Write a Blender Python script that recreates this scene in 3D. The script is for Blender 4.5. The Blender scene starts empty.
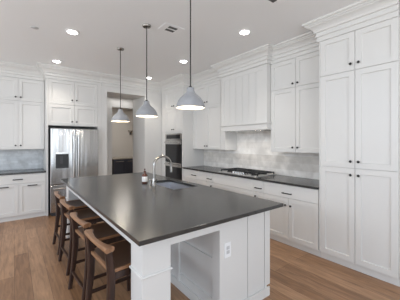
import bpy, math, random
from mathutils import Vector, Matrix
random.seed(7)
S = bpy.context.scene
COL = S.collection
PI = math.pi
R = math.radians

# ------------------------------------------------------------------ camera, world, exposure
cam_d = bpy.data.cameras.new('camera')
cam = bpy.data.objects.new('camera', cam_d); COL.objects.link(cam)
cam.location = (0, 0, 1.5); cam.rotation_euler = (R(90), 0, R(-37.5))
cam_d.sensor_width = 36; cam_d.lens = 242 / 400 * 36
cam_d.shift_y = -0.02; cam_d.clip_start = 0.02
S.camera = cam
W = bpy.data.worlds.new('world'); S.world = W; W.use_nodes = True
bg = W.node_tree.nodes['Background']
bg.inputs[1].default_value = 1.0                # pale sky above, brighter lower half added to lift the ceiling
_tc = W.node_tree.nodes.new('ShaderNodeTexCoord'); _sx = W.node_tree.nodes.new('ShaderNodeSeparateXYZ')
_rp = W.node_tree.nodes.new('ShaderNodeValToRGB'); _mr = W.node_tree.nodes.new('ShaderNodeMapRange')
_mr.inputs['From Min'].default_value = -1; _mr.inputs['From Max'].default_value = 1
W.node_tree.links.new(_tc.outputs['Generated'], _sx.inputs[0]); W.node_tree.links.new(_sx.outputs['Z'], _mr.inputs['Value'])
W.node_tree.links.new(_mr.outputs[0], _rp.inputs[0]); W.node_tree.links.new(_rp.outputs[0], bg.inputs[0])
_e = _rp.color_ramp.elements
_e[0].position = 0.46; _e[0].color = (1.46, 1.48, 1.50, 1); _e[1].position = 0.54; _e[1].color = (0.72, 0.83, 1.02, 1)
S.view_settings.view_transform = 'Standard'; S.view_settings.look = 'None'
S.view_settings.gamma = 1; S.view_settings.use_curve_mapping = False
S.view_settings.exposure = 0.07

def area(name, loc, rot, sx, sy, power, col):
    d = bpy.data.lights.new(name, 'AREA'); d.shape = 'RECTANGLE'; d.size = sx; d.size_y = sy
    d.energy = power; d.color = col
    o = bpy.data.objects.new(name, d); COL.objects.link(o); o.location = loc; o.rotation_euler = rot
    return o
area('daylight_back', (0.4, -2.9, 1.75), (R(76), 0, 0), 4.5, 2.0, 88, (0.80, 0.90, 1.0))
area('daylight_left', (-3.6, 2.0, 2.45), (R(68), 0, R(-90)), 3.6, 1.1, 84, (0.80, 0.90, 1.0))
area('pantry_fill', (2.9, 8.0, 2.72), (0, 0, 0), 0.5, 0.5, 13, (1.0, 0.94, 0.87))  # added fill that brightens the beige pantry, no visible fixture
area('hall_lamp', (2.45, 6.78, 2.76), (0, 0, 0), 0.7, 0.2, 1.8, (1.0, 0.98, 0.95))

# ------------------------------------------------------------------ materials
def mat(name, col, rough=0.5, metal=0.0, spec=0.5, noise=None, bump=None, emit=None, coat=0):
    m = bpy.data.materials.new(name); m.use_nodes = True
    nt = m.node_tree; b = nt.nodes['Principled BSDF']
    b.inputs['Base Color'].default_value = (*col, 1); b.inputs['Roughness'].default_value = rough
    b.inputs['Metallic'].default_value = metal; b.inputs['Specular IOR Level'].default_value = spec
    b.inputs['Coat Weight'].default_value = coat
    tc = nt.nodes.new('ShaderNodeTexCoord'); mp = nt.nodes.new('ShaderNodeMapping')
    nt.links.new(tc.outputs['Object'], mp.inputs['Vector'])
    if noise:
        sc, stretch, c2 = noise
        mp.inputs['Scale'].default_value = stretch
        n = nt.nodes.new('ShaderNodeTexNoise'); n.inputs['Scale'].default_value = sc
        n.inputs['Detail'].default_value = 5
        nt.links.new(mp.outputs[0], n.inputs['Vector'])
        r = nt.nodes.new('ShaderNodeValToRGB')
        r.color_ramp.elements[0].position = 0.3; r.color_ramp.elements[1].position = 0.7
        r.color_ramp.elements[0].color = (*col, 1); r.color_ramp.elements[1].color = (*c2, 1)
        nt.links.new(n.outputs['Fac'], r.inputs[0]); nt.links.new(r.outputs[0], b.inputs['Base Color'])
    if bump:
        sc, stretch, st, dist = bump
        mp2 = nt.nodes.new('ShaderNodeMapping'); mp2.inputs['Scale'].default_value = stretch
        nt.links.new(tc.outputs['Object'], mp2.inputs['Vector'])
        n = nt.nodes.new('ShaderNodeTexNoise'); n.inputs['Scale'].default_value = sc
        nt.links.new(mp2.outputs[0], n.inputs['Vector'])
        bp = nt.nodes.new('ShaderNodeBump'); bp.inputs['Strength'].default_value = st
        bp.inputs['Distance'].default_value = dist
        nt.links.new(n.outputs['Fac'], bp.inputs['Height']); nt.links.new(bp.outputs[0], b.inputs['Normal'])
    if emit:
        b.inputs['Emission Color'].default_value = (*emit[0], 1); b.inputs['Emission Strength'].default_value = emit[1]
    return m

M = {}
M['paint'] = mat('white_cabinet_paint', (0.70, 0.688, 0.665), 0.38)
M['wall'] = mat('wall_paint', (0.70, 0.688, 0.665), 0.7)
M['ceil'] = mat('ceiling_paint', (0.86, 0.86, 0.86), 0.8)
M['beige'] = mat('beige_wall_paint', (0.68, 0.65, 0.61), 0.75)
M['stone'] = mat('dark_honed_stone', (0.025, 0.025, 0.025), 0.23, spec=0.75, noise=(9, (1, 1, 1), (0.038, 0.036, 0.035)), bump=(60, (1, 1, 1), 0.12, 0.002))
M['steel'] = mat('brushed_steel', (0.50, 0.495, 0.49), 0.22, 1.0, bump=(2.6, (2.2, 2.2, 0.10), 0.4, 0.03))
M['steel2'] = mat('satin_steel', (0.62, 0.61, 0.60), 0.25, 1.0)
M['tray'] = mat('satin_steel_tray', (0.70, 0.69, 0.68), 0.42, 0.9)
M['nickel'] = mat('brushed_nickel', (0.38, 0.365, 0.345), 0.22, 1.0)
M['darkmetal'] = mat('dark_bronze', (0.035, 0.033, 0.032), 0.4, 0.6)
M['iron'] = mat('cast_iron', (0.014, 0.014, 0.015), 0.55)
M['blackglass'] = mat('black_glass', (0.012, 0.012, 0.014), 0.08)
M['blackplastic'] = mat('black_plastic', (0.02, 0.02, 0.022), 0.4)
M['gap'] = mat('dark_grey_plastic', (0.05, 0.05, 0.055), 0.6)
M['grey'] = mat('pendant_grey', (0.29, 0.295, 0.31), 0.6, noise=(14, (1, 1, 1), (0.34, 0.345, 0.36)))
M['shadein'] = mat('pendant_white_inside', (0.74, 0.69, 0.58), 0.6)
M['bulb'] = mat('bulb_glow', (1, 1, 1), 0.5, emit=((1.0, 0.86, 0.62), 6))
M['lens'] = mat('downlight_glow', (1, 1, 1), 0.5, emit=((1.0, 0.97, 0.92), 16))
M['filldisc'] = mat('fill_disc_glow', (0.8, 0.8, 0.78), 0.5, emit=((1.0, 0.96, 0.9), 0.35))  # faint glow for the fill discs added under the hood
M['whiteplastic'] = mat('white_plastic', (0.86, 0.86, 0.86), 0.4)
M['wood'] = mat('dark_walnut', (0.020, 0.010, 0.008), 0.30, noise=(6, (6, 6, 1), (0.055, 0.026, 0.017)))
M['tan'] = mat('tan_wood', (0.20, 0.095, 0.045), 0.30, noise=(8, (5, 1, 5), (0.34, 0.175, 0.088)))
M['seat'] = mat('brown_leather', (0.060, 0.030, 0.018), 0.36, noise=(5, (1, 1, 1), (0.10, 0.052, 0.030)))
M['amber'] = mat('amber_glass', (0.10, 0.025, 0.010), 0.1)
M['paper'] = mat('label_paper', (0.80, 0.79, 0.78), 0.7)
M['navy'] = mat('navy_cabinet_paint', (0.045, 0.052, 0.075), 0.4)
M['pantrytop'] = mat('beige_stone_top', (0.42, 0.38, 0.33), 0.4)
M['sinksteel'] = mat('sink_steel', (0.55, 0.56, 0.60), 0.35, 0.85)
M['sensor'] = mat('grey_plastic', (0.55, 0.55, 0.55), 0.7)
M['ventdark'] = mat('vent_dark', (0.09, 0.09, 0.09), 0.8)

def floor_mat():
    m = bpy.data.materials.new('hardwood_planks'); m.use_nodes = True
    nt = m.node_tree; N = nt.nodes; L = nt.links; b = N['Principled BSDF']
    tc = N.new('ShaderNodeTexCoord'); mp = N.new('ShaderNodeMapping')
    mp.inputs['Rotation'].default_value = (0, 0, R(90)); L.new(tc.outputs['Object'], mp.inputs['Vector'])
    br = N.new('ShaderNodeTexBrick'); br.offset = 0.37; br.offset_frequency = 3
    br.inputs['Scale'].default_value = 1; br.inputs['Brick Width'].default_value = 1.7
    br.inputs['Row Height'].default_value = 0.150; br.inputs['Mortar Size'].default_value = 0.0014
    br.inputs['Color1'].default_value = (0.0, 0.0, 0.0, 1); br.inputs['Color2'].default_value = (1, 1, 1, 1)
    br.inputs['Mortar'].default_value = (0.5, 0.5, 0.5, 1); br.inputs['Bias'].default_value = 0
    L.new(mp.outputs[0], br.inputs['Vector'])
    r = N.new('ShaderNodeValToRGB'); e = r.color_ramp.elements
    e[0].position = 0; e[0].color = (0.265, 0.138, 0.068, 1); e[1].position = 1; e[1].color = (0.405, 0.232, 0.128, 1)
    L.new(br.outputs['Color'], r.inputs[0])
    mp2 = N.new('ShaderNodeMapping'); mp2.inputs['Scale'].default_value = (11, 1.3, 1); L.new(tc.outputs['Object'], mp2.inputs['Vector'])
    n = N.new('ShaderNodeTexNoise'); n.inputs['Scale'].default_value = 2.6; n.inputs['Detail'].default_value = 7
    n.inputs['Distortion'].default_value = 0.8; L.new(mp2.outputs[0], n.inputs['Vector'])
    r2 = N.new('ShaderNodeValToRGB'); r2.color_ramp.elements[0].position = 0.3; r2.color_ramp.elements[1].position = 0.75
    r2.color_ramp.elements[0].color = (0.66, 0.64, 0.62, 1); r2.color_ramp.elements[1].color = (1.22, 1.22, 1.22, 1)
    L.new(n.outputs['Fac'], r2.inputs[0])
    mx = N.new('ShaderNodeMixRGB'); mx.blend_type = 'MULTIPLY'; mx.inputs[0].default_value = 1
    L.new(r.outputs[0], mx.inputs[1]); L.new(r2.outputs[0], mx.inputs[2])
    mx2 = N.new('ShaderNodeMixRGB'); mx2.inputs[2].default_value = (0.09, 0.047, 0.027, 1)
    L.new(br.outputs['Fac'], mx2.inputs[0]); L.new(mx.outputs[0], mx2.inputs[1])
    L.new(mx2.outputs[0], b.inputs['Base Color'])
    b.inputs['Roughness'].default_value = 0.36
    return m
M['floor'] = floor_mat()

def tile_mat(name, c1, c2, grout, rot):
    m = bpy.data.materials.new(name); m.use_nodes = True
    nt = m.node_tree; N = nt.nodes; L = nt.links; b = N['Principled BSDF']
    tc = N.new('ShaderNodeTexCoord'); mp = N.new('ShaderNodeMapping'); mp.inputs['Rotation'].default_value = rot
    L.new(tc.outputs['Object'], mp.inputs['Vector'])
    br = N.new('ShaderNodeTexBrick'); br.inputs['Scale'].default_value = 1
    br.inputs['Brick Width'].default_value = 0.12; br.inputs['Row Height'].default_value = 0.055
    br.inputs['Mortar Size'].default_value = 0.0022
    br.inputs['Color1'].default_value = (*c1, 1); br.inputs['Color2'].default_value = (*c2, 1)
    br.inputs['Mortar'].default_value = (*grout, 1); L.new(mp.outputs[0], br.inputs['Vector'])
    n = N.new('ShaderNodeTexNoise'); n.inputs['Scale'].default_value = 6; n.inputs['Detail'].default_value = 4
    n.inputs['Distortion'].default_value = 0.3; L.new(tc.outputs['Object'], n.inputs['Vector'])
    r = N.new('ShaderNodeValToRGB'); r.color_ramp.elements[0].position = 0.35; r.color_ramp.elements[1].position = 0.65
    r.color_ramp.elements[0].color = (0.80, 0.79, 0.775, 1); r.color_ramp.elements[1].color = (1.08, 1.075, 1.07, 1)
    L.new(n.outputs['Fac'], r.inputs[0])
    mx = N.new('ShaderNodeMixRGB'); mx.blend_type = 'MULTIPLY'; mx.inputs[0].default_value = 1
    L.new(br.outputs['Color'], mx.inputs[1]); L.new(r.outputs[0], mx.inputs[2]); L.new(mx.outputs[0], b.inputs['Base Color'])
    b.inputs['Roughness'].default_value = 0.3
    return m
M['tile_r'] = tile_mat('marble_mosaic_warm', (0.74, 0.70, 0.65), (0.97, 0.945, 0.91), (0.84, 0.82, 0.79), (R(90), 0, R(90)))
M['tile_b'] = tile_mat('marble_mosaic_cool', (0.55, 0.58, 0.60), (0.66, 0.69, 0.71), (0.56, 0.58, 0.60), (R(90), 0, 0))

# ------------------------------------------------------------------ mesh helpers
class MB:
    def __init__(s): s.v = []; s.f = []
    def add(s, vs, fs):
        o = len(s.v); s.v += [tuple(p) for p in vs]; s.f += [tuple(i + o for i in f) for f in fs]; return s
    def box(s, x0, x1, y0, y1, z0, z1):
        return s.add([(x0,y0,z0),(x1,y0,z0),(x1,y1,z0),(x0,y1,z0),(x0,y0,z1),(x1,y0,z1),(x1,y1,z1),(x0,y1,z1)],
                     [(3,2,1,0),(4,5,6,7),(0,1,5,4),(1,2,6,5),(2,3,7,6),(3,0,4,7)])
    def shaker(s, x0, x1, z0, z1, yf, t=0.02, rail=0.062, rec=0.013):
        """front with a recessed flat panel; faces -y, front plane at yf"""
        r = min(rail, (x1-x0)*0.32, (z1-z0)*0.32); yb = yf + t; yp = yf + rec; c = 0.004
        o = [(x0,z0),(x1,z0),(x1,z1),(x0,z1)]
        i = [(x0+r,z0+r),(x1-r,z0+r),(x1-r,z1-r),(x0+r,z1-r)]
        p = [(x0+r+c,z0+r+c),(x1-r-c,z0+r+c),(x1-r-c,z1-r-c),(x0+r+c,z1-r-c)]
        vs = [(a,yb,b) for a,b in o] + [(a,yf,b) for a,b in o] + [(a,yf,b) for a,b in i] + [(a,yp,b) for a,b in p]
        fs = [(3,2,1,0)]
        for k in range(4):
            n = (k+1) % 4
            fs += [(k,n,4+n,4+k),(4+k,4+n,8+n,8+k),(8+k,8+n,12+n,12+k)]
        fs.append((12,13,14,15))
        return s.add(vs, fs)
    def lathe(s, prof, n=24, c=(0,0,0), axis='z'):
        vs = []
        for r, z in prof:
            for k in range(n):
                a = 2*PI*k/n; x, y = r*math.cos(a), r*math.sin(a)
                if axis == 'z': vs.append((c[0]+x, c[1]+y, c[2]+z))
                elif axis == 'y': vs.append((c[0]+x, c[1]+z, c[2]-y))
                else: vs.append((c[0]+z, c[1]+x, c[2]+y))
        fs = []
        for j in range(len(prof)-1):
            for k in range(n):
                m = (k+1) % n
                fs.append((j*n+k, j*n+m, (j+1)*n+m, (j+1)*n+k))
        fs.append(tuple(range(n-1,-1,-1))); fs.append(tuple((len(prof)-1)*n+k for k in range(n)))
        return s.add(vs, fs)
    def sweep(s, pts, shape, up=(0,0,1)):
        """sweep a closed 2D outline (list of (a,b), or one per point) along pts"""
        P = [Vector(p) for p in pts]; multi = isinstance(shape[0], list); rings = []
        for i, p in enumerate(P):
            t = (P[min(i+1,len(P)-1)] - P[max(i-1,0)]).normalized()
            u = Vector(up); a = u - t*u.dot(t)
            if a.length < 1e-4: a = Vector((1,0,0)) - t*t.x
            a.normalize(); b = t.cross(a)
            sh = shape[i] if multi else shape
            rings.append([tuple(p + b*q[0] + a*q[1]) for q in sh])
        n = len(rings[0]); vs = [q for r in rings for q in r]; fs = []
        for j in range(len(P)-1):
            for k in range(n):
                m = (k+1) % n; fs.append((j*n+k, j*n+m, (j+1)*n+m, (j+1)*n+k))
        fs.append(tuple(range(n-1,-1,-1))); fs.append(tuple((len(P)-1)*n+k for k in range(n)))
        return s.add(vs, fs)
    def tube(s, pts, r, n=12, up=(0,0,1)):
        rr = r if isinstance(r, (list, tuple)) else [r]*len(pts)
        return s.sweep(pts, [[(q*math.cos(2*PI*k/n), q*math.sin(2*PI*k/n)) for k in range(n)] for q in rr], up)
    def crown(s, path, prof):
        """moulding along an xy path, offset to the right of travel, mitred"""
        P = [Vector(p) for p in path]; vs = []; n = len(prof)
        for i, p in enumerate(P):
            ns = []
            if i > 0: d = (P[i]-P[i-1]).normalized(); ns.append(Vector((d.y,-d.x)))
            if i < len(P)-1: d = (P[i+1]-P[i]).normalized(); ns.append(Vector((d.y,-d.x)))
            m = ns[0] if len(ns) == 1 else (ns[0]+ns[1])/(1+ns[0].dot(ns[1]))
            vs += [(p.x+m.x*o, p.y+m.y*o, z) for o, z in prof]
        fs = []
        for j in range(len(P)-1):
            for k in range(n):
                m = (k+1) % n; fs.append((j*n+k, (j+1)*n+k, (j+1)*n+m, j*n+m))
        fs.append(tuple(range(n))); fs.append(tuple((len(P)-1)*n+k for k in range(n-1,-1,-1)))
        return s.add(vs, fs)
    def build(s, name, m, parent=None, smooth=False, bevel=0, seg=2):
        me = bpy.data.meshes.new(name); me.from_pydata(s.v, [], s.f); me.update()
        me.materials.append(m)
        import bmesh
        bm = bmesh.new(); bm.from_mesh(me); bmesh.ops.recalc_face_normals(bm, faces=bm.faces); bm.to_mesh(me); bm.free()
        if smooth:
            for p in me.polygons: p.use_smooth = True
            try: me.set_sharp_from_angle(angle=R(38))
            except Exception: pass
        o = bpy.data.objects.new(name, me); COL.objects.link(o)
        if parent: o.parent = parent
        if bevel:
            b = o.modifiers.new('bevel', 'BEVEL'); b.width = bevel; b.segments = seg; b.limit_method = 'ANGLE'
        return o
def tag(o, label, cat, group=None, kind=None):
    o['label'] = label; o['category'] = cat
    if group: o['group'] = group
    if kind: o['kind'] = kind
    return o
def thing(name, loc, rz, label, cat, group=None):
    o = bpy.data.objects.new(name, None); COL.objects.link(o); o.empty_display_size = 0.1
    o.location = loc; o.rotation_euler = (0, 0, rz); return tag(o, label, cat, group)
def struct(name, mb, m, label=None, cat=None, bevel=0):
    o = mb.build(name, m, bevel=bevel); o['kind'] = 'structure'
    if label: o['label'] = label; o['category'] = cat
    return o
def copy_tree(o, parent=None):
    c = o.copy(); COL.objects.link(c)
    if parent: c.parent = parent
    for ch in list(o.children): copy_tree(ch, c)
    return c

CEIL = 3.045
WX, WY = 3.76, 6.44           # right wall plane, back wall plane
# ------------------------------------------------------------------ setting
struct('floor', MB().box(-2.4, 4.2, -1.6, 9.6, -0.08, 0.0), M['floor'], 'brown hardwood plank floor running towards the refrigerator wall', 'floor')
struct('ceiling', MB().box(-3.4, 4.2, -2.6, WY, CEIL, CEIL+0.1), M['ceil'], 'flat pale grey white kitchen ceiling with recessed lights', 'ceiling')
struct('wall_right', MB().box(WX, WX+0.12, -2.6, 5.78, 0, CEIL), M['wall'], 'white wall behind the cooktop cabinets', 'wall')
struct('wall_back', MB().box(-3.4, 1.60, WY, WY+0.12, 0, CEIL), M['wall'], 'white wall behind the refrigerator and left cabinets', 'wall')
JX0, JX1, PY, PZ = 1.71, 2.65, 5.78, 2.675
struct('wall_unseen', MB().box(2.0, WX+0.12, -2.72, -2.6, 0, CEIL), M['beige'], 'unseen beige wall piece behind the camera, added to darken the refrigerator reflection', 'wall')  # unseen piece, put in so the right refrigerator door reflects darker
struct('wall_passage', MB().box(1.583, JX0, PY, WY+0.12, 0, CEIL).box(JX1, 3.15, PY, WY+0.12, 0, CEIL).box(3.15, WX+0.12, 5.80, WY+0.12, 0, CEIL)
       .box(JX0, JX1, PY, WY, PZ, CEIL), M['wall'], 'thick white wall around the tall passage opening beside the refrigerator', 'wall')
struct('wall_inner', MB().box(0.6, 2.21, 7.0, 7.12, 0, 2.8).box(3.25, 4.2, 7.0, 7.12, 0, 2.8).box(2.21, 3.25, 7.0, 7.12, 2.5, 2.8),
       M['wall'], 'white inner wall with an opening seen through the passage', 'wall')
struct('wall_pantry', MB().box(0.6, 4.2, 9.2, 9.32, 0, 2.8).box(0.5, 0.6, WY+0.12, 9.32, 0, 2.8).box(4.1, 4.2, WY+0.12, 9.32, 0, 2.8),
       M['beige'], 'beige far wall of the pantry beyond the passage', 'wall')
struct('ceiling_pantry', MB().box(0.5, 4.2, WY, 9.32, 2.8, 2.9), M['ceil'], 'white ceiling of the pantry beyond the passage', 'ceiling')

CP = [(0.0,2.795),(0.024,2.795),(0.024,2.850),(0.042,2.856),(0.042,2.874),(0.034,2.880),(0.034,2.908),(0.054,2.914),(0.054,2.928),(0.064,2.946),(0.086,2.968),(0.118,2.982),
      (0.118,2.992),(0.136,2.996),(0.136,3.010),(0.160,3.018),(0.160,CEIL-0.002),(0.0,CEIL-0.002)]
struct('trim_1', MB().crown([(1.585, PY-0.001), (3.13, PY-0.001)], CP), M['paint'], 'white crown moulding above the passage opening', 'crown moulding')

# ------------------------------------------------------------------ cabinet parts
def knob(parent, x, z, yf):
    return MB().lathe([(0.007,0.0),(0.006,-0.012),(0.013,-0.016),(0.0155,-0.023),(0.012,-0.030),(0.004,-0.032)], 14, (x, yf, z), 'y').build('knob', M['darkmetal'], parent, True)
def pull(parent, x, z, yf, w=0.15):
    m = MB()
    for sx in (-1, 1): m.tube([(x+sx*w*0.42, yf, z), (x+sx*w*0.42, yf-0.026, z)], 0.0075, 10, (1,0,0))
    m.tube([(x-w/2, yf-0.022, z), (x-w*0.42, yf-0.028, z), (x+w*0.42, yf-0.028, z), (x+w/2, yf-0.022, z)], [0.010,0.008,0.008,0.010], 10)
    return m.build('pull_handle', M['darkmetal'], parent, True)
G = 0.0025
YF = -0.02                       # door front plane in cabinet coordinates
def door(root, x0, x1, z0, z1, knob_at=None, name='door', pull_at=None, pw=0.15, flat=False):
    m = MB()
    if flat: m.box(x0+G, x1-G, YF, -0.0005, z0+G, z1-G)
    else: m.shaker(x0+G, x1-G, z0+G, z1-G, YF, 0.0195)
    d = m.build(name, M['paint'], root)
    if knob_at: knob(d, knob_at[0], knob_at[1], YF)
    if pull_at: pull(d, pull_at[0], pull_at[1], YF, pw)
    return d
def pair(root, x0, x1, z0, z1, kz, off=0.041):
    c = (x0+x1)/2
    door(root, x0, c, z0, z1, (c-off, kz)); door(root, c, x1, z0, z1, (c+off, kz))
RW = R(-90)                      # right-hand cabinets face -X; local x runs towards the camera
FX = 3.15                        # carcass front of base run on the right
def base_body(root, w, d, toe=0.085):
    MB().box(0, w, 0, d, toe, 0.8825).build('body', M['paint'], root)
    MB().box(0, w, 0.015, d, 0, toe-0.001).build('toe_kick', M['paint'], root)

# tall pantry cabinet
t = thing('tall_cabinet', (FX, 1.545, 0), RW, 'floor to ceiling white cabinet with six panelled doors at the right end of the run', 'cabinet')
w = 0.815
MB().box(0, w, 0, 0.60, 0.085, 2.80).box(0, 0.012, -0.02, 0, 0.085, 2.80).build('body', M['paint'], t)
MB().box(0, w, 0.015, 0.60, 0, 0.084).build('toe_kick', M['paint'], t)
pair(t, 0.012, w, 0.088, 1.193, 1.113); pair(t, 0.012, w, 1.193, 2.337, 1.272); pair(t, 0.012, w, 2.337, 2.793, 2.413)
MB().crown([(0, 0.60), (0, 0.0), (w, 0.0)], CP).build('crown_moulding', M['paint'], t)

# base run on the right
def base_right(y0, y1, label):
    return thing('base_cabinet', (FX, y0, 0), RW, label, 'cabinet', 'white base cabinets under the cooktop counter'), y0-y1
t, w = base_right(2.42, 1.548, 'white base cabinet with one wide drawer over two doors, against the tall cabinet')
base_body(t, w, 0.6); door(t, 0, w-0.01, 0.690, 0.878, name='drawer', pull_at=(w/2-0.02, 0.757), flat=True); pair(t, 0, w-0.01, 0.088, 0.690, 0.585)
t, w = base_right(2.62, 2.421, 'narrow white base cabinet right of the cooktop, nearer the tall cabinet')
base_body(t, w, 0.6); door(t, 0, w, 0.690, 0.878, name='drawer', pull_at=(w/2, 0.757), pw=0.13, flat=True); door(t, 0, w, 0.088, 0.690, (0.04, 0.62))
t, w = base_right(3.655, 2.621, 'widest white base cabinet, directly under the gas cooktop')
base_body(t, w, 0.6)
door(t, 0, w, 0.690, 0.878, name='drawer_front', flat=True); door(t, 0, w, 0.385, 0.690, name='drawer', pull_at=(w/2, 0.60)); door(t, 0, w, 0.088, 0.385, name='drawer', pull_at=(w/2, 0.30))
t, w = base_right(3.85, 3.656, 'narrow white base cabinet left of the cooktop, towards the oven')
base_body(t, w, 0.6); door(t, 0, w, 0.690, 0.878, name='drawer', pull_at=(w/2, 0.757), pw=0.13, flat=True); door(t, 0, w, 0.088, 0.690, (w-0.04, 0.62))
t, w = base_right(4.725, 3.851, 'white base cabinet with a wide drawer, standing against the oven cabinet')
base_body(t, w, 0.6); door(t, 0.01, w, 0.690, 0.878, name='drawer', pull_at=(w/2, 0.775), flat=True); pair(t, 0.01, w, 0.088, 0.690, 0.585)

o = MB().box(3.105, WX-0.0005, 1.548, 4.727, 0.884, 0.914).build('countertop', M['stone'], bevel=0.004)
tag(o, 'dark grey stone countertop under the gas cooktop, along the right wall', 'countertop')
o = MB().box(WX-0.012, WX-0.001, 1.548, 4.727, 0.9145, 1.95).build('backsplash', M['tile_r'])
tag(o, 'grey and beige marble mosaic backsplash behind the cooktop', 'backsplash')

# wall cabinets on the right
UX = 3.43
def upper_right(y0, y1, label):
    t = thing('wall_cabinet', (UX, y0, 1.337), RW, label, 'cabinet', 'white wall cabinets on the cooktop wall'); w = y0-y1
    D = WX-UX-0.013; z = 1.337
    MB().box(0, w, 0, D, 0, 2.80-z).build('body', M['paint'], t)
    return t, w, D, z
def lower(o, dz):
    for ch in o.children: ch.location.z = -dz
t, w, D, z = upper_right(2.50, 1.548, 'white wall cabinet with four doors between the range hood and tall cabinet')
for ch in list(t.children): pass
pair(t, 0.005, w-0.05, 1.340-z, 2.345-z, 1.415-z); pair(t, 0.005, w-0.05, 2.345-z, 2.793-z, 2.40-z)
MB().box(w-0.048, w, -0.018, 0, 1.340-z, 2.793-z).build('filler_strip', M['paint'], t)
MB().crown([(0, 0), (w-0.002, 0)], [(a, b-z) for a, b in CP]).build('crown_moulding', M['paint'], t)
t, w, D, z = upper_right(4.726, 3.601, 'white wall cabinet with four doors between the oven cabinet and range hood')
pair(t, 0.045, w-0.14, 1.340-z, 2.315-z, 1.41-z); pair(t, 0.045, w-0.14, 2.315-z, 2.793-z, 2.39-z)
MB().box(0, 0.043, -0.018, 0, 1.340-z, 2.793-z).build('filler_strip', M['paint'], t)
MB().box(w-0.138, w, -0.018, 0, 1.340-z, 2.793-z).build('filler_strip', M['paint'], t)
MB().crown([(0.002, 0), (w, 0)], [(a, b-z) for a, b in CP]).build('crown_moulding', M['paint'], t)

# range hood
HX = 3.31
t = thing('range_hood', (HX, 3.60, 1.71), RW, 'white panelled wood range hood with a ledge above the cooktop', 'range hood')
w = 3.60-2.501; D = WX-HX-0.013; z = 1.71
m = MB().box(0, w, 0.012, D, 0.115, 2.80-z)
m.build('body', M['paint'], t)
b0, b1 = 0.0, w
zt = 2.793-z
m = MB().box(0, 0.07, 0, 0.0115, 0.117, zt).box(w-0.07, w, 0, 0.0115, 0.117, zt).box(0.07, w-0.07, 0, 0.0115, zt-0.08, zt).box(0.07, w-0.07, 0, 0.0115, 0.117, 0.125)
nb = 6; bw = (w-0.14)/nb
for k in range(nb): m.box(0.07+k*bw+0.003, 0.07+(k+1)*bw-0.003, 0.006, 0.0118, 0.125, zt-0.08)
m.build('front_panel', M['paint'], t)
m = MB(); m.crown([(0, D), (0, 0), (w, 0), (w, 0.1)], [(0.0, 0.0), (0.012, 0.0), (0.012, 0.085), (0.018, 0.09), (0.030, 0.105), (0.030, 0.118), (0.0, 0.118)])
m.build('ledge', M['paint'], t)
MB().box(0.002, w-0.002, 0.002, D, 0.0, 0.112).build('lower_band', M['paint'], t)
MB().box(0.10, w-0.10, 0.06, D-0.06, -0.012, -0.0005).build('vent_insert', M['steel2'], t)
for x in (0.28, w-0.28):  # discs and spots added as fill for the tiles and cabinet side below
    MB().lathe([(0.028,-0.0125),(0.026,-0.016)], 20, (x, 0.14, 0)).build('hood_fill_disc', M['filldisc'], t)
    d = bpy.data.lights.new('hood_fill', 'SPOT'); d.energy = 3.5; d.color = (1.0, 0.95, 0.88); d.spot_size = R(150); d.spot_blend = 0.8; d.shadow_soft_size = 0.03
    l = bpy.data.objects.new('hood_fill', d); COL.objects.link(l); l.parent = t; l.location = (x, 0.14, -0.03)
MB().crown([(0, D), (0, 0.0), (w, 0.0), (w, D)], [(a, b-z) for a, b in CP]).build('crown_moulding', M['paint'], t)

# oven tower
t = thing('oven_cabinet', (FX, 5.752, 0), RW, 'tall white cabinet holding the double oven in the far corner', 'cabinet')
w = 5.752-4.73; x0 = 0.19; x1 = w-0.045; D = 0.60
MB().box(0, w, 0, D, 0.085, 0.42).box(0, w, 0, D, 1.71, 2.80).box(0, x0+0.008, 0, D, 0.42, 1.71).box(x1-0.008, w, 0, D, 0.42, 1.71).box(x0, x1, 0.56, D, 0.42, 1.71).build('body', M['paint'], t)
MB().box(0, w, 0.04, D, 0, 0.084).build('toe_kick', M['paint'], t)
MB().box(0, x0-0.003, YF, -0.0005, 0.088, 2.793).box(x1+0.003, w, YF, -0.0005, 0.088, 2.793).build('stile', M['paint'], t)
pair(t, x0, x1, 1.765, 2.325, 1.81); pair(t, x0, x1, 2.325, 2.793, 2.39)
door(t, x0, x1, 0.088, 0.415, name='drawer', pull_at=((x0+x1)/2, 0.34), pw=0.16)
MB().crown([(0.0, 0), (w, 0), (w, D)], CP).build('crown_moulding', M['paint'], t)
ov = thing('double_oven', (FX, 5.752-(x0+x1)/2, 0.43), RW, 'stainless and black glass double wall oven built into the corner cabinet', 'oven')
hw = (x1-x0)/2-0.012
MB().box(-hw, hw, 0.0, 0.5, 0.0, 1.27).build('housing', M['gap'], ov)
c = MB().box(-hw, hw, -0.028, -0.001, 1.125, 1.268).build('control_panel', M['steel2'], ov)
MB().box(-hw+0.06, hw-0.06, -0.031, -0.0285, 1.150, 1.245).build('display_glass', M['blackglass'], c)
for z0, z1 in ((0.57, 1.115), (0.015, 0.56)):
    d = MB().box(-hw, hw, -0.030, -0.001, z0, z1).build('oven_door', M['blackglass'], ov, bevel=0.003)
    MB().box(-hw, hw, -0.033, -0.0305, z1-0.10, z1).build('top_band', M['steel2'], d)
    hm = MB().tube([(-hw+0.03, -0.075, z1-0.05), (hw-0.03, -0.075, z1-0.05)], 0.012, 12)
    for sx in (-1, 1): hm.tube([(sx*(hw-0.07), -0.033, z1-0.05), (sx*(hw-0.07), -0.075, z1-0.05)], 0.009, 10, (1,0,0))
    hm.build('handle', M['steel2'], d, True)

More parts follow.
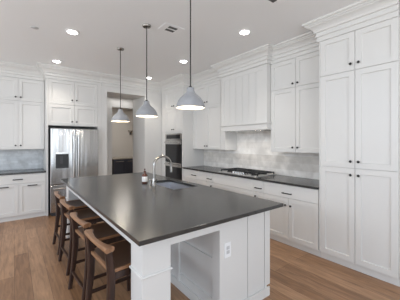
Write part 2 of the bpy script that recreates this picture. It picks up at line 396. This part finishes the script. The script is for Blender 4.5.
# ------------------------------------------------------------------ left side of the back wall
LX1 = 0.512
t = thing('base_cabinet', (LX1-1.34, 5.82, 0), 0, 'white base cabinet left of the refrigerator, wide drawer over pull-out fronts', 'cabinet')
w = 1.337; base_body(t, w, 0.618)
xs = [w-0.896-0.444, w-0.892, w-0.448, w-0.004]
door(t, xs[1], xs[3], 0.700, 0.878, name='drawer', pull_at=(w-0.456, 0.782), flat=True)
door(t, 0.003, xs[1], 0.700, 0.878, name='drawer', pull_at=(0.22, 0.782), flat=True)
for a, b in ((0.003, xs[1]), (xs[1], xs[2]), (xs[2], xs[3])):
    door(t, a, b, 0.088, 0.700, name='pull_out_front', pull_at=((a+b)/2, 0.652))
o = MB().box(LX1-1.34, LX1-0.001, 5.775, WY-0.0005, 0.884, 0.914).build('countertop', M['stone'], bevel=0.004)
tag(o, 'dark grey stone countertop left of the refrigerator', 'countertop')
o = MB().box(LX1-1.34, LX1-0.001, WY-0.012, WY-0.001, 0.9145, 1.349).build('backsplash', M['tile_b'])
tag(o, 'pale blue grey tile backsplash left of the refrigerator', 'backsplash')
z = 1.35
t = thing('wall_cabinet', (LX1-1.34, 6.12, z), 0, 'white wall cabinet above the counter left of the refrigerator', 'cabinet')
MB().box(0, w, 0, WY-6.12-0.001, 0, 2.80-z).build('body', M['paint'], t)
pair(t, w-0.892, w-0.004, 0.003, 2.333-z, 1.43-z); pair(t, w-0.892, w-0.004, 2.333-z, 2.785-z, 2.405-z)
door(t, 0.003, w-0.892, 0.003, 2.333-z, (0.06, 1.43-z)); door(t, 0.003, w-0.892, 2.333-z, 2.785-z, (0.06, 2.405-z))
MB().crown([(0, 0), (w-0.002, 0)], [(a, b-z) for a, b in CP]).build('crown_moulding', M['paint'], t)

# refrigerator surround
t = thing('refrigerator_cabinet', (LX1, 5.80, 0), 0, 'white cabinet built around and above the refrigerator with four upper doors', 'cabinet')
w = 1.56-LX1; D = WY-5.80-0.001
MB().box(0, 0.034, -0.02, D, 0, 2.80).build('side_panel', M['paint'], t)
MB().box(w-0.055, w+0.022, -0.02, D, 0, 2.80).build('side_panel', M['paint'], t)
MB().box(0.035, w-0.056, 0, D, 1.84, 2.80).build('body', M['paint'], t)
pair(t, 0.034, w-0.055, 1.850, 2.285, 1.932, 0.044); pair(t, 0.034, w-0.055, 2.285, 2.793, 2.392, 0.044)
MB().crown([(0, D), (0, 0), (w+0.022, 0), (w+0.022, D)], CP).build('crown_moulding', M['paint'], t)

# refrigerator
fx0, fx1 = 0.572, 1.482; fc = (fx0+fx1)/2; fw = (fx1-fx0)/2
t = thing('refrigerator', (fc, 5.70, 0), 0, 'stainless steel french door refrigerator with dispenser in left door', 'refrigerator')
MB().box(-fw+0.005, fw-0.005, 0.0, 0.70, 0.03, 1.785).build('body', M['gap'], t)
MB().box(-fw+0.02, fw-0.02, -0.01, 0.05, 0.0, 0.075).build('base_grille', M['gap'], t)
def fr_door(x0, x1, z0, z1, hx, hz0, hz1):
    d = MB().box(x0, x1, -0.065, -0.002, z0, z1).build('door', M['steel'], t, bevel=0.008, seg=3)
    h = MB().tube([(hx, -0.067, hz0+0.03), (hx, -0.105, hz0), (hx, -0.118, hz0+0.12), (hx, -0.122, (hz0+hz1)/2), (hx, -0.118, hz1-0.12), (hx, -0.105, hz1), (hx, -0.067, hz1-0.03)], 0.014, 12, (1,0,0))
    h.build('handle', M['steel2'], d, True); return d
dl = fr_door(-fw, -0.003, 0.64, 1.775, -0.045, 0.74, 1.64)
dr = fr_door(0.003, fw, 0.64, 1.775, 0.045, 0.74, 1.64)
d = MB().box(-fw, fw, -0.065, -0.002, 0.08, 0.63).build('freezer_drawer', M['steel'], t, bevel=0.008, seg=3)
h = MB().tube([(-0.40, -0.067, 0.56), (-0.38, -0.11, 0.56), (0.38, -0.11, 0.56), (0.40, -0.067, 0.56)], 0.014, 12)
h.build('handle', M['steel2'], d, True)
dx0, dx1 = 0.662-fc, 0.895-fc
q = MB().box(dx0, dx1, -0.069, -0.0655, 0.965, 1.255).build('dispenser', M['blackplastic'], dl)
MB().box(dx0, dx1, -0.0725, -0.0655, 1.257, 1.290).build('dispenser_control', M['steel2'], dl)
MB().box(dx0+0.075, dx0+0.125, -0.080, -0.0695, 1.06, 1.215).build('dispenser_paddle', M['gap'], dl)
MB().box(dx0+0.01, dx1-0.01, -0.085, -0.0695, 0.972, 0.985).build('drip_tray', M['gap'], dl)

# ------------------------------------------------------------------ island
IX0, IX1, IY0, IY1 = 0.66, 2.008, 1.48, 4.37
CX = 1.34
t = thing('kitchen_island', ((IX0+IX1)/2, (IY0+IY1)/2, 0), 0, 'white panelled kitchen island with square corner posts under dark top', 'kitchen island')
ox, oy = t.location.x, t.location.y
def ib(name, m, bevel=0):
    m.v = [(a-ox, b-oy, c) for a, b, c in m.v]; return m.build(name, M['paint'], t, bevel=bevel)
ib('cabinet_body', MB().box(CX+0.02, IX1, IY0+0.02, IY1, 0.10, 0.60).box(CX+0.02, 1.50, IY0+0.02, IY1, 0.6, 0.8825).box(1.98, IX1, IY0+0.02, IY1, 0.6, 0.8825)
   .box(1.50, 1.98, IY0+0.02, 2.5, 0.6, 0.8825).box(1.50, 1.98, 3.36, IY1, 0.6, 0.8825))
ib('toe_kick', MB().box(CX+0.02, IX1-0.05, IY0+0.02, IY1, 0, 0.099))
# end panel facing the camera
e = ib('end_panel', MB().box(CX, 1.366, IY0, IY0+0.0195, 0, 0.8825).box(1.366, 1.682, IY0+0.004, IY0+0.0195, 0, 0.8825).box(1.690, 1.922, IY0+0.004, IY0+0.0195, 0, 0.8825)
   .box(1.929, IX1, IY0, IY0+0.0195, 0.10, 0.8825).box(1.929, IX1-0.05, IY0, IY0+0.0195, 0, 0.10))
ib('baseboard', MB().box(CX-0.012, IX1-0.02, IY0-0.014, IY0-0.0005, 0, 0.085).box(CX-0.012, CX-0.0005, IY0-0.014, IY1, 0, 0.085))
# seating-side face made of panelled sections (faces -X)
m = MB()
for y0, y1 in ((1.50, 2.17), (2.17, 2.87), (2.87, 3.57), (3.57, 4.37)):
    for z0, z1 in ((0.0855, 0.43), (0.43, 0.8825)):
        n = len(m.v); m.shaker(0, y1-y0, z0, z1, 0.0, 0.0195, 0.075, 0.012)
        m.v[n:] = [(CX+b, y1-a, c) for a, b, c in m.v[n:]]
ib('seating_side_panel', m)
ib('batten', MB().box(CX-0.014, CX-0.0005, 2.085, 2.125, 0.0855, 0.8825))
def post(y0, y1):
    px0, px1 = IX0, 0.875
    p = ib('corner_post', MB().box(px0, px1, y0, y1, 0, 0.8835), 0.002)
    b = MB().crown([(px0, y0), (px1, y0), (px1, y1), (px0, y1), (px0, y0)], [(0.0, 0.602), (0.007, 0.602), (0.011, 0.609), (0.007, 0.618), (0.0, 0.618)])
    b.v = [(a-ox, bb-oy, c) for a, bb, c in b.v]; b.build('band', M['paint'], p)
    b = MB().crown([(px0, y0), (px1, y0), (px1, y1), (px0, y1), (px0, y0)], [(0.0, 0.0), (0.012, 0.0), (0.012, 0.075), (0.006, 0.085), (0.0, 0.085)])
    b.v = [(a-ox, bb-oy, c) for a, bb, c in b.v]; b.build('plinth', M['paint'], p)
post(IY0, IY0+0.19); post(IY1-0.19, IY1)
ib('apron', MB().box(0.8755, CX-0.0005, IY0, IY0+0.02, 0.775, 0.8835).box(IX0, IX0+0.02, IY0+0.1905, IY1-0.1905, 0.775, 0.8835).box(0.8755, CX-0.0005, IY1-0.02, IY1, 0.775, 0.8835))
# outlet on the end panel
t = thing('outlet', (1.432, IY0+0.0038, 0.525), 0, 'white electrical outlet plate on the near end of island', 'outlet')
MB().box(-0.036, 0.036, -0.006, 0, 0, 0.125).build('cover_plate', M['whiteplastic'], t, bevel=0.002)
for zz in (0.032, 0.068):
    f = MB().box(-0.017, 0.017, -0.0085, -0.0062, zz, zz+0.028).build('socket_face', M['sensor'], t)
    f['label'] = 'grey socket face'

# island top with sink cut-out
TX0, TX1, TY0, TY1 = 0.582, 2.038, 1.345, 4.40
SX0, SX1, SY0, SY1 = 1.555, 1.935, 2.56, 3.30
m = MB(); O = [(TX0,TY0),(TX1,TY0),(TX1,TY1),(TX0,TY1)]; I = [(SX0,SY0),(SX1,SY0),(SX1,SY1),(SX0,SY1)]
vs = [(x,y,z) for z in (0.8845, 0.915) for ring in (O, I) for x, y in ring]; fs = []
for k in range(4):
    n = (k+1) % 4
    fs += [(k,4+k,4+n,n), (8+k,8+n,12+n,12+k), (k,n,8+n,8+k), (4+k,12+k,12+n,4+n)]
m.add(vs, fs); o = m.build('island_countertop', M['stone'], bevel=0.0025)
tag(o, 'large dark grey stone island top with sink cut-out', 'countertop')
# sink
t = thing('sink', ((SX0+SX1)/2, (SY0+SY1)/2, 0.66), 0, 'undermount stainless sink bowl set in the island top', 'sink')
hx, hy = (SX1-SX0)/2+0.006, (SY1-SY0)/2+0.006; bx, by = hx-0.02, hy-0.02
m = MB()
rings = [(hx+0.02, hy+0.02, 0.213), (hx, hy, 0.213), (bx+0.012, by+0.012, 0.10), (bx, by, 0.015), (bx-0.03, by-0.03, 0.003),
         (bx-0.03, by-0.03, 0.0), (bx+0.004, by+0.004, 0.012), (hx+0.004, hy+0.004, 0.10), (hx+0.006, hy+0.006, 0.210), (hx+0.02, hy+0.02, 0.210)]
vs = []; fs = []
for a, b, c in rings: vs += [(-a,-b,c),(a,-b,c),(a,b,c),(-a,b,c)]
for j in range(len(rings)-1):
    if j == 4: continue
    for k in range(4):
        n = (k+1) % 4; fs.append((j*4+k, j*4+n, j*4+4+n, j*4+4+k))
fs.append((16,17,18,19)); fs.append((20,21,22,23))
for k in range(4): fs.append((k, (k+1)%4, 36+(k+1)%4, 36+k))
m.add(vs, fs); m.build('bowl', M['sinksteel'], t, bevel=0.004)
MB().lathe([(0.045,0.0035),(0.045,0.006),(0.03,0.007),(0.03,0.0045),(0.012,0.0045)], 20, (0.0, 0.1, 0)).build('drain', M['steel2'], t, True)
# faucet
t = thing('faucet', (1.47, 2.92, 0.9155), 0, 'brushed nickel gooseneck faucet arching over the island sink', 'faucet')
MB().lathe([(0.029,0),(0.029,0.008),(0.024,0.014),(0.021,0.10),(0.019,0.105)], 20).build('base', M['nickel'], t, True)
pts = [(0,0,0.10),(0,0,0.22)] + [(0.13-0.13*math.cos(R(a)), 0, 0.265+0.125*math.sin(R(a))) for a in range(0, 181, 15)] + [(0.263,0,0.235)]
MB().tube(pts, 0.0165, 14, (0,1,0)).build('neck', M['nickel'], t, True)
MB().tube([(0.263,0,0.237),(0.266,0,0.20),(0.268,0,0.165)], [0.018,0.020,0.019], 14, (0,1,0)).build('spray_head', M['nickel'], t, True)
MB().tube([(0.0,-0.018,0.06),(0.0,-0.05,0.075),(0.0,-0.095,0.105)], [0.010,0.008,0.007], 12).build('lever', M['nickel'], t, True)
# soap dispenser beside the faucet
t = thing('soap_dispenser', (1.475, 3.035, 0.9155), 0, 'short nickel soap pump between the faucet and the bottle', 'soap dispenser')
MB().lathe([(0.024,0),(0.024,0.006),(0.016,0.012),(0.014,0.045),(0.019,0.05),(0.019,0.068),(0.008,0.072)], 18).build('pump_body', M['nickel'], t, True)
MB().tube([(0,0,0.06),(0.03,0,0.066),(0.07,0,0.056)], [0.009,0.008,0.006], 12, (0,1,0)).build('spout', M['nickel'], t, True)
# bottle
t = thing('soap_bottle', (1.475, 3.215, 0.9155), 0, 'amber glass bottle with a white label on the island top', 'bottle')
MB().lathe([(0.036,0),(0.039,0.004),(0.039,0.105),(0.034,0.122),(0.017,0.136),(0.014,0.150)], 24).build('glass_body', M['amber'], t, True)
MB().lathe([(0.0394,0.022),(0.0398,0.023),(0.0398,0.094),(0.0394,0.095)], 24).build('paper_label', M['paper'], t, True)
MB().lathe([(0.016,0.150),(0.017,0.151),(0.016,0.172),(0.006,0.174),(0.006,0.19),(0.012,0.192),(0.011,0.203),(0.004,0.205)], 18).build('pump_cap', M['amber'], t, True)

# ------------------------------------------------------------------ cooktop
t = thing('gas_cooktop', (3.41, 3.05, 0.9145), RW, 'stainless gas cooktop with black cast iron grates on the counter', 'cooktop')
MB().box(-0.46, 0.46, -0.265, 0.265, 0, 0.012).build('steel_tray', M['tray'], t, bevel=0.004)
for x, y, r in ((-0.30,-0.12,0.04),(-0.30,0.13,0.05),(0,0.05,0.065),(0.30,-0.12,0.045),(0.30,0.13,0.05)):
    b = MB().lathe([(r+0.012,0.0125),(r+0.01,0.02),(r*0.9,0.024),(r*0.9,0.034),(r*0.4,0.036)], 20, (x, y, 0)).build('burner', M['iron'], t, True)
def grate(x0, x1, y0, y1):
    m = MB(); b = 0.007; h = 0.058; h0 = 0.042
    for x in (x0, x1): m.box(x-b, x+b, y0, y1, h0, h)
    for y in (y0, y1): m.box(x0, x1, y-b, y+b, h0, h)
    xm = (x0+x1)/2; m.box(xm-b, xm+b, y0, y1, h0+0.002, h+0.002)
    for f in (0.25, 0.5, 0.75): m.box(x0, x1, y0+(y1-y0)*f-b, y0+(y1-y0)*f+b, h0+0.002, h+0.002)
    for x in (x0, x1):
        for y in (y0, y1): m.box(x-b, x+b, y-b, y+b, 0.0125, h)
    m.build('grate', M['iron'], t)
grate(-0.44, -0.165, -0.20, 0.245); grate(-0.145, 0.145, -0.12, 0.245); grate(0.165, 0.44, -0.20, 0.245)
for k in range(5):
    MB().lathe([(0.021,0.0125),(0.021,0.018),(0.018,0.020),(0.016,0.042),(0.012,0.045)], 16, (-0.125+0.0625*k, -0.195, 0)).build('knob', M['steel2'], t, True)

# ------------------------------------------------------------------ counter stools
def rectshape(a, b, c=0.25):
    k = c*min(a, b)
    return [(-a/2+k,-b/2),(a/2-k,-b/2),(a/2,-b/2+k),(a/2,b/2-k),(a/2-k,b/2),(-a/2+k,b/2),(-a/2,b/2-k),(-a/2,-b/2+k)]
def make_stool():
    t = thing('counter_stool', (0,0,0), 0, 'x', 'stool', 'wooden stools along the island')
    hw = 0.212
    # faces +x; rear feet at x=-0.22
    for sy in (-1, 1):
        pts = [(-0.225, sy*hw, 0), (-0.195, sy*hw, 0.20), (-0.172, sy*hw, 0.42), (-0.170, sy*hw, 0.57), (-0.182, sy*hw, 0.68), (-0.192, sy*hw, 0.736)]
        MB().sweep(pts, [rectshape(0.036, a) for a in (0.034, 0.044, 0.054, 0.056, 0.052, 0.050)], (1,0,0)).build('leg', M['wood'], t, True)
        pts = [(0.215, sy*hw, 0), (0.205, sy*hw, 0.30), (0.195, sy*hw, 0.545)]
        MB().sweep(pts, [rectshape(0.034, a) for a in (0.030, 0.036, 0.042)], (1,0,0)).build('leg', M['wood'], t, True)
        MB().box(-0.150, 0.180, sy*hw-0.013, sy*hw+0.013, 0.525, 0.575).build('seat_rail', M['wood'], t, bevel=0.003)
        MB().box(-0.180, 0.190, sy*hw-0.010, sy*hw+0.010, 0.235, 0.262).build('stretcher', M['wood'], t, bevel=0.003)
    MB().box(-0.212, -0.190, -hw+0.015, hw-0.015, 0.150, 0.180).build('stretcher', M['wood'], t, bevel=0.003)
    MB().box(0.196, 0.218, -hw+0.015, hw-0.015, 0.180, 0.210).build('stretcher', M['wood'], t, bevel=0.003)
    MB().box(0.178, 0.208, -hw+0.018, hw-0.018, 0.525, 0.575).build('seat_rail', M['wood'], t, bevel=0.003)
    MB().box(-0.180, -0.156, -hw+0.018, hw-0.018, 0.574, 0.600).build('rear_rail', M['tan'], t, bevel=0.004)
    for sy in (-1, 1): MB().box(-0.150, 0.212, sy*(hw+0.006)-0.008, sy*(hw+0.006)+0.008, 0.578, 0.603).build('seat_edge', M['tan'], t, bevel=0.004)
    # seat
    m = MB(); n = 10; top = []; vs = []; fs = []
    for i in range(n+1):
        for j in range(n+1):
            u, v = i/n*2-1, j/n*2-1
            z = 0.600 - 0.018*(1-u*u)*(1-v*v)
            vs.append((0.025+u*0.195, v*(hw-0.003), z))
    N = len(vs); vs += [(a, b, 0.5755) for a, b, c in vs]
    for i in range(n):
        for j in range(n):
            a = i*(n+1)+j; q = (a, a+n+1, a+n+2, a+1); fs.append(q); fs.append(tuple(N+k for k in q[::-1]))
    for k in range(n):
        for a, b in ((k, k+1), (n*(n+1)+k, n*(n+1)+k+1), (k*(n+1), (k+1)*(n+1)), (k*(n+1)+n, (k+1)*(n+1)+n)): fs.append((a, b, N+b, N+a))
    m.add(vs, fs); m.build('seat', M['seat'], t, True)
    # curved thick top rail
    pts = []; shp = []
    for k in range(17):
        u = k/8-1; y = u*0.232; wd = 0.040+0.030*abs(u)**2.2
        pts.append((-0.232 + 0.012*u*u + wd/2, y, 0.754-0.004*abs(u)**3)); shp.append(rectshape(wd, 0.028+0.010*abs(u)**3, 0.25))
    MB().sweep(pts, shp, (0,0,1)).build('top_rail', M['tan'], t, True)
    return t
proto = make_stool()
labs = ['wooden counter stool with curved tan back, nearest of the four stools', 'second wooden counter stool from the near island corner',
        'third wooden counter stool from the near island corner', 'farthest wooden counter stool, at the refrigerator end of island']
for i, (x, y, a) in enumerate(((0.695, 1.955, 4), (0.69, 2.58, 4), (0.69, 3.30, 3), (0.69, 3.925, 1))):
    o = proto if i == 0 else copy_tree(proto)
    o.location = (x, y, 0); o.rotation_euler = (0, 0, R(a)); o['label'] = labs[i]

# ------------------------------------------------------------------ pendants
def make_pendant():
    t = thing('pendant_lamp', (0,0,1.84), 0, 'x', 'pendant lamp', 'pendant lamps over the island')
    out = [(0.141,0.0),(0.141,0.018),(0.137,0.038),(0.126,0.065),(0.105,0.095),(0.077,0.121),(0.055,0.141),(0.043,0.158),(0.037,0.176),(0.036,0.198)]
    m = MB(); n = 40; inn = [(max(r-0.004,0.01), z-0.002 if i else z) for i, (r, z) in enumerate(out)]
    def ring(prof): return [(r*math.cos(2*PI*k/n), r*math.sin(2*PI*k/n), z) for r, z in prof for k in range(n)]
    def skin(prof): return [(j*n+k, j*n+(k+1)%n, (j+1)*n+(k+1)%n, (j+1)*n+k) for j in range(len(prof)-1) for k in range(n)]
    pr = out + [(0.012, 0.202)]
    m.add(ring(pr), skin(pr)); sh = m.build('lamp_shade', M['grey'], t, True)
    m = MB(); pi = [(0.141,0.0)] + inn[1:] + [(0.012, 0.195)]; m.add(ring(pi), skin(pi)); m.build('shade_lining', M['shadein'], sh, True)
    MB().lathe([(0.020,0.2025),(0.018,0.209),(0.008,0.218)], 20).build('cap', M['darkmetal'], t, True)
    MB().lathe([(0.006,0.217),(0.006,CEIL-1.84-0.026)], 12).build('rod', M['darkmetal'], t, True)
    MB().lathe([(0.058,CEIL-1.84-0.0005),(0.060,CEIL-1.84-0.006),(0.052,CEIL-1.84-0.022),(0.014,CEIL-1.84-0.030)], 28).build('ceiling_canopy', M['nickel'], t, True)
    MB().lathe([(0.006,0.06),(0.024,0.072),(0.032,0.095),(0.026,0.12),(0.016,0.14),(0.016,0.190)], 18).build('bulb', M['bulb'], t, True)
    d = bpy.data.lights.new('bulb_light', 'POINT'); d.energy = 3; d.color = (1.0, 0.88, 0.72); d.shadow_soft_size = 0.03
    l = bpy.data.objects.new('bulb_light', d); COL.objects.link(l); l.parent = t; l.location = (0, 0, 0.02)
    return t
proto = make_pendant()
for i, (y, lab) in enumerate(((1.97, 'nearest grey pendant lamp over the island, largest in the photo'), (2.975, 'middle one of three grey pendant lamps over the island'),
                              (3.975, 'farthest grey pendant lamp, hanging in front of the passage opening'))):
    o = proto if i == 0 else copy_tree(proto)
    o.location = (1.392, y, 1.84); o['label'] = lab

# ------------------------------------------------------------------ ceiling fittings
def make_downlight():
    t = thing('recessed_downlight', (0,0,CEIL), 0, 'x', 'ceiling light', 'recessed ceiling downlights')
    MB().lathe([(0.062,-0.002),(0.064,-0.009),(0.088,-0.007),(0.095,-0.0005)], 32).build('trim_ring', M['whiteplastic'], t, True)
    MB().lathe([(0.061,-0.003),(0.057,-0.014),(0.040,-0.021),(0.015,-0.024)], 28).build('lens', M['lens'], t, True)
    d = bpy.data.lights.new('downlight_beam', 'SPOT'); d.energy = 33; d.color = (1.0, 0.93, 0.83); d.spot_size = R(115); d.spot_blend = 1.0; d.shadow_soft_size = 0.06
    l = bpy.data.objects.new('downlight_beam', d); COL.objects.link(l); l.parent = t; l.location = (0, 0, -0.05)
    return t
proto = make_downlight()
for i, (x, y, lab) in enumerate(((0.645, 3.78, 'recessed ceiling light left of the pendants, nearer the camera'), (0.645, 5.33, 'recessed ceiling light just in front of the refrigerator cabinet'),
                                 (2.565, 2.315, 'recessed ceiling light nearest the right wall cabinets and hood'), (2.565, 3.86, 'middle recessed ceiling light of the right row, beside nearest pendant rod'),
                                 (2.565, 5.36, 'farthest recessed ceiling light, near the passage corner'))):
    o = proto if i == 0 else copy_tree(proto)
    o.location = (x, y, CEIL); o['label'] = lab
def vent(x, y, rz, label):
    t = thing('ceiling_vent', (x, y, CEIL), rz, label, 'vent', 'ceiling vents')
    MB().box(-0.15, 0.15, -0.11, 0.11, -0.007, -0.0005).build('plate', M['whiteplastic'], t, bevel=0.003)
    for yy in (-0.042, 0.042): MB().box(-0.065, 0.065, yy-0.027, yy+0.027, -0.0085, -0.0072).build('slot', M['ventdark'], t)
vent(1.70, 2.86, R(0), 'small white ceiling vent with dark slots beside the middle pendant')
vent(2.20, 1.56, R(0), 'white ceiling vent cut off by the top edge of photo')
t = MB().lathe([(0.045,-0.0005),(0.045,-0.004),(0.04,-0.006)], 24, (0.22, 3.95, CEIL)).build('ceiling_sensor', M['sensor'], None, True)
tag(t, 'small round pale grey disc on the ceiling above the left cabinets', 'sensor')

# ------------------------------------------------------------------ pantry beyond the passage
t = thing('pantry_cabinet', (2.77, 8.62, 0), 0, 'dark navy base cabinet with beige top seen through the passage', 'cabinet')
MB().box(0, 1.3, 0, 0.57, 0, 0.88).build('body', M['navy'], t)
for k in range(3):
    m = MB().shaker(0.01+k*0.43, 0.42+k*0.43, 0.09, 0.86, -0.02, 0.0195); d = m.build('door', M['navy'], t)
    MB().tube([(0.06+k*0.43, -0.045, 0.80), (0.36+k*0.43, -0.045, 0.80)], 0.010, 8).box(0.07+k*0.43, 0.085+k*0.43, -0.045, -0.0201, 0.795, 0.805).box(0.335+k*0.43, 0.35+k*0.43, -0.045, -0.0201, 0.795, 0.805).build('pull_handle', M['steel2'], d)
MB().box(-0.02, 1.3, -0.03, 0.575, 0.881, 0.92).build('worktop', M['pantrytop'], t, bevel=0.004)
t = thing('wall_shelf', (3.62, 9.199, 1.86), 0, 'small dark shelf on the beige pantry wall', 'shelf')
MB().box(-0.10, 0.40, -0.22, 0, 0.06, 0.09).build('shelf_board', M['pantrytop'], t)
m = MB().sweep([(-0.02, -0.002, -0.08), (-0.02, -0.05, 0.0), (-0.02, -0.18, 0.058)], rectshape(0.03, 0.03), (1,0,0)); m.build('bracket', M['ventdark'], t)
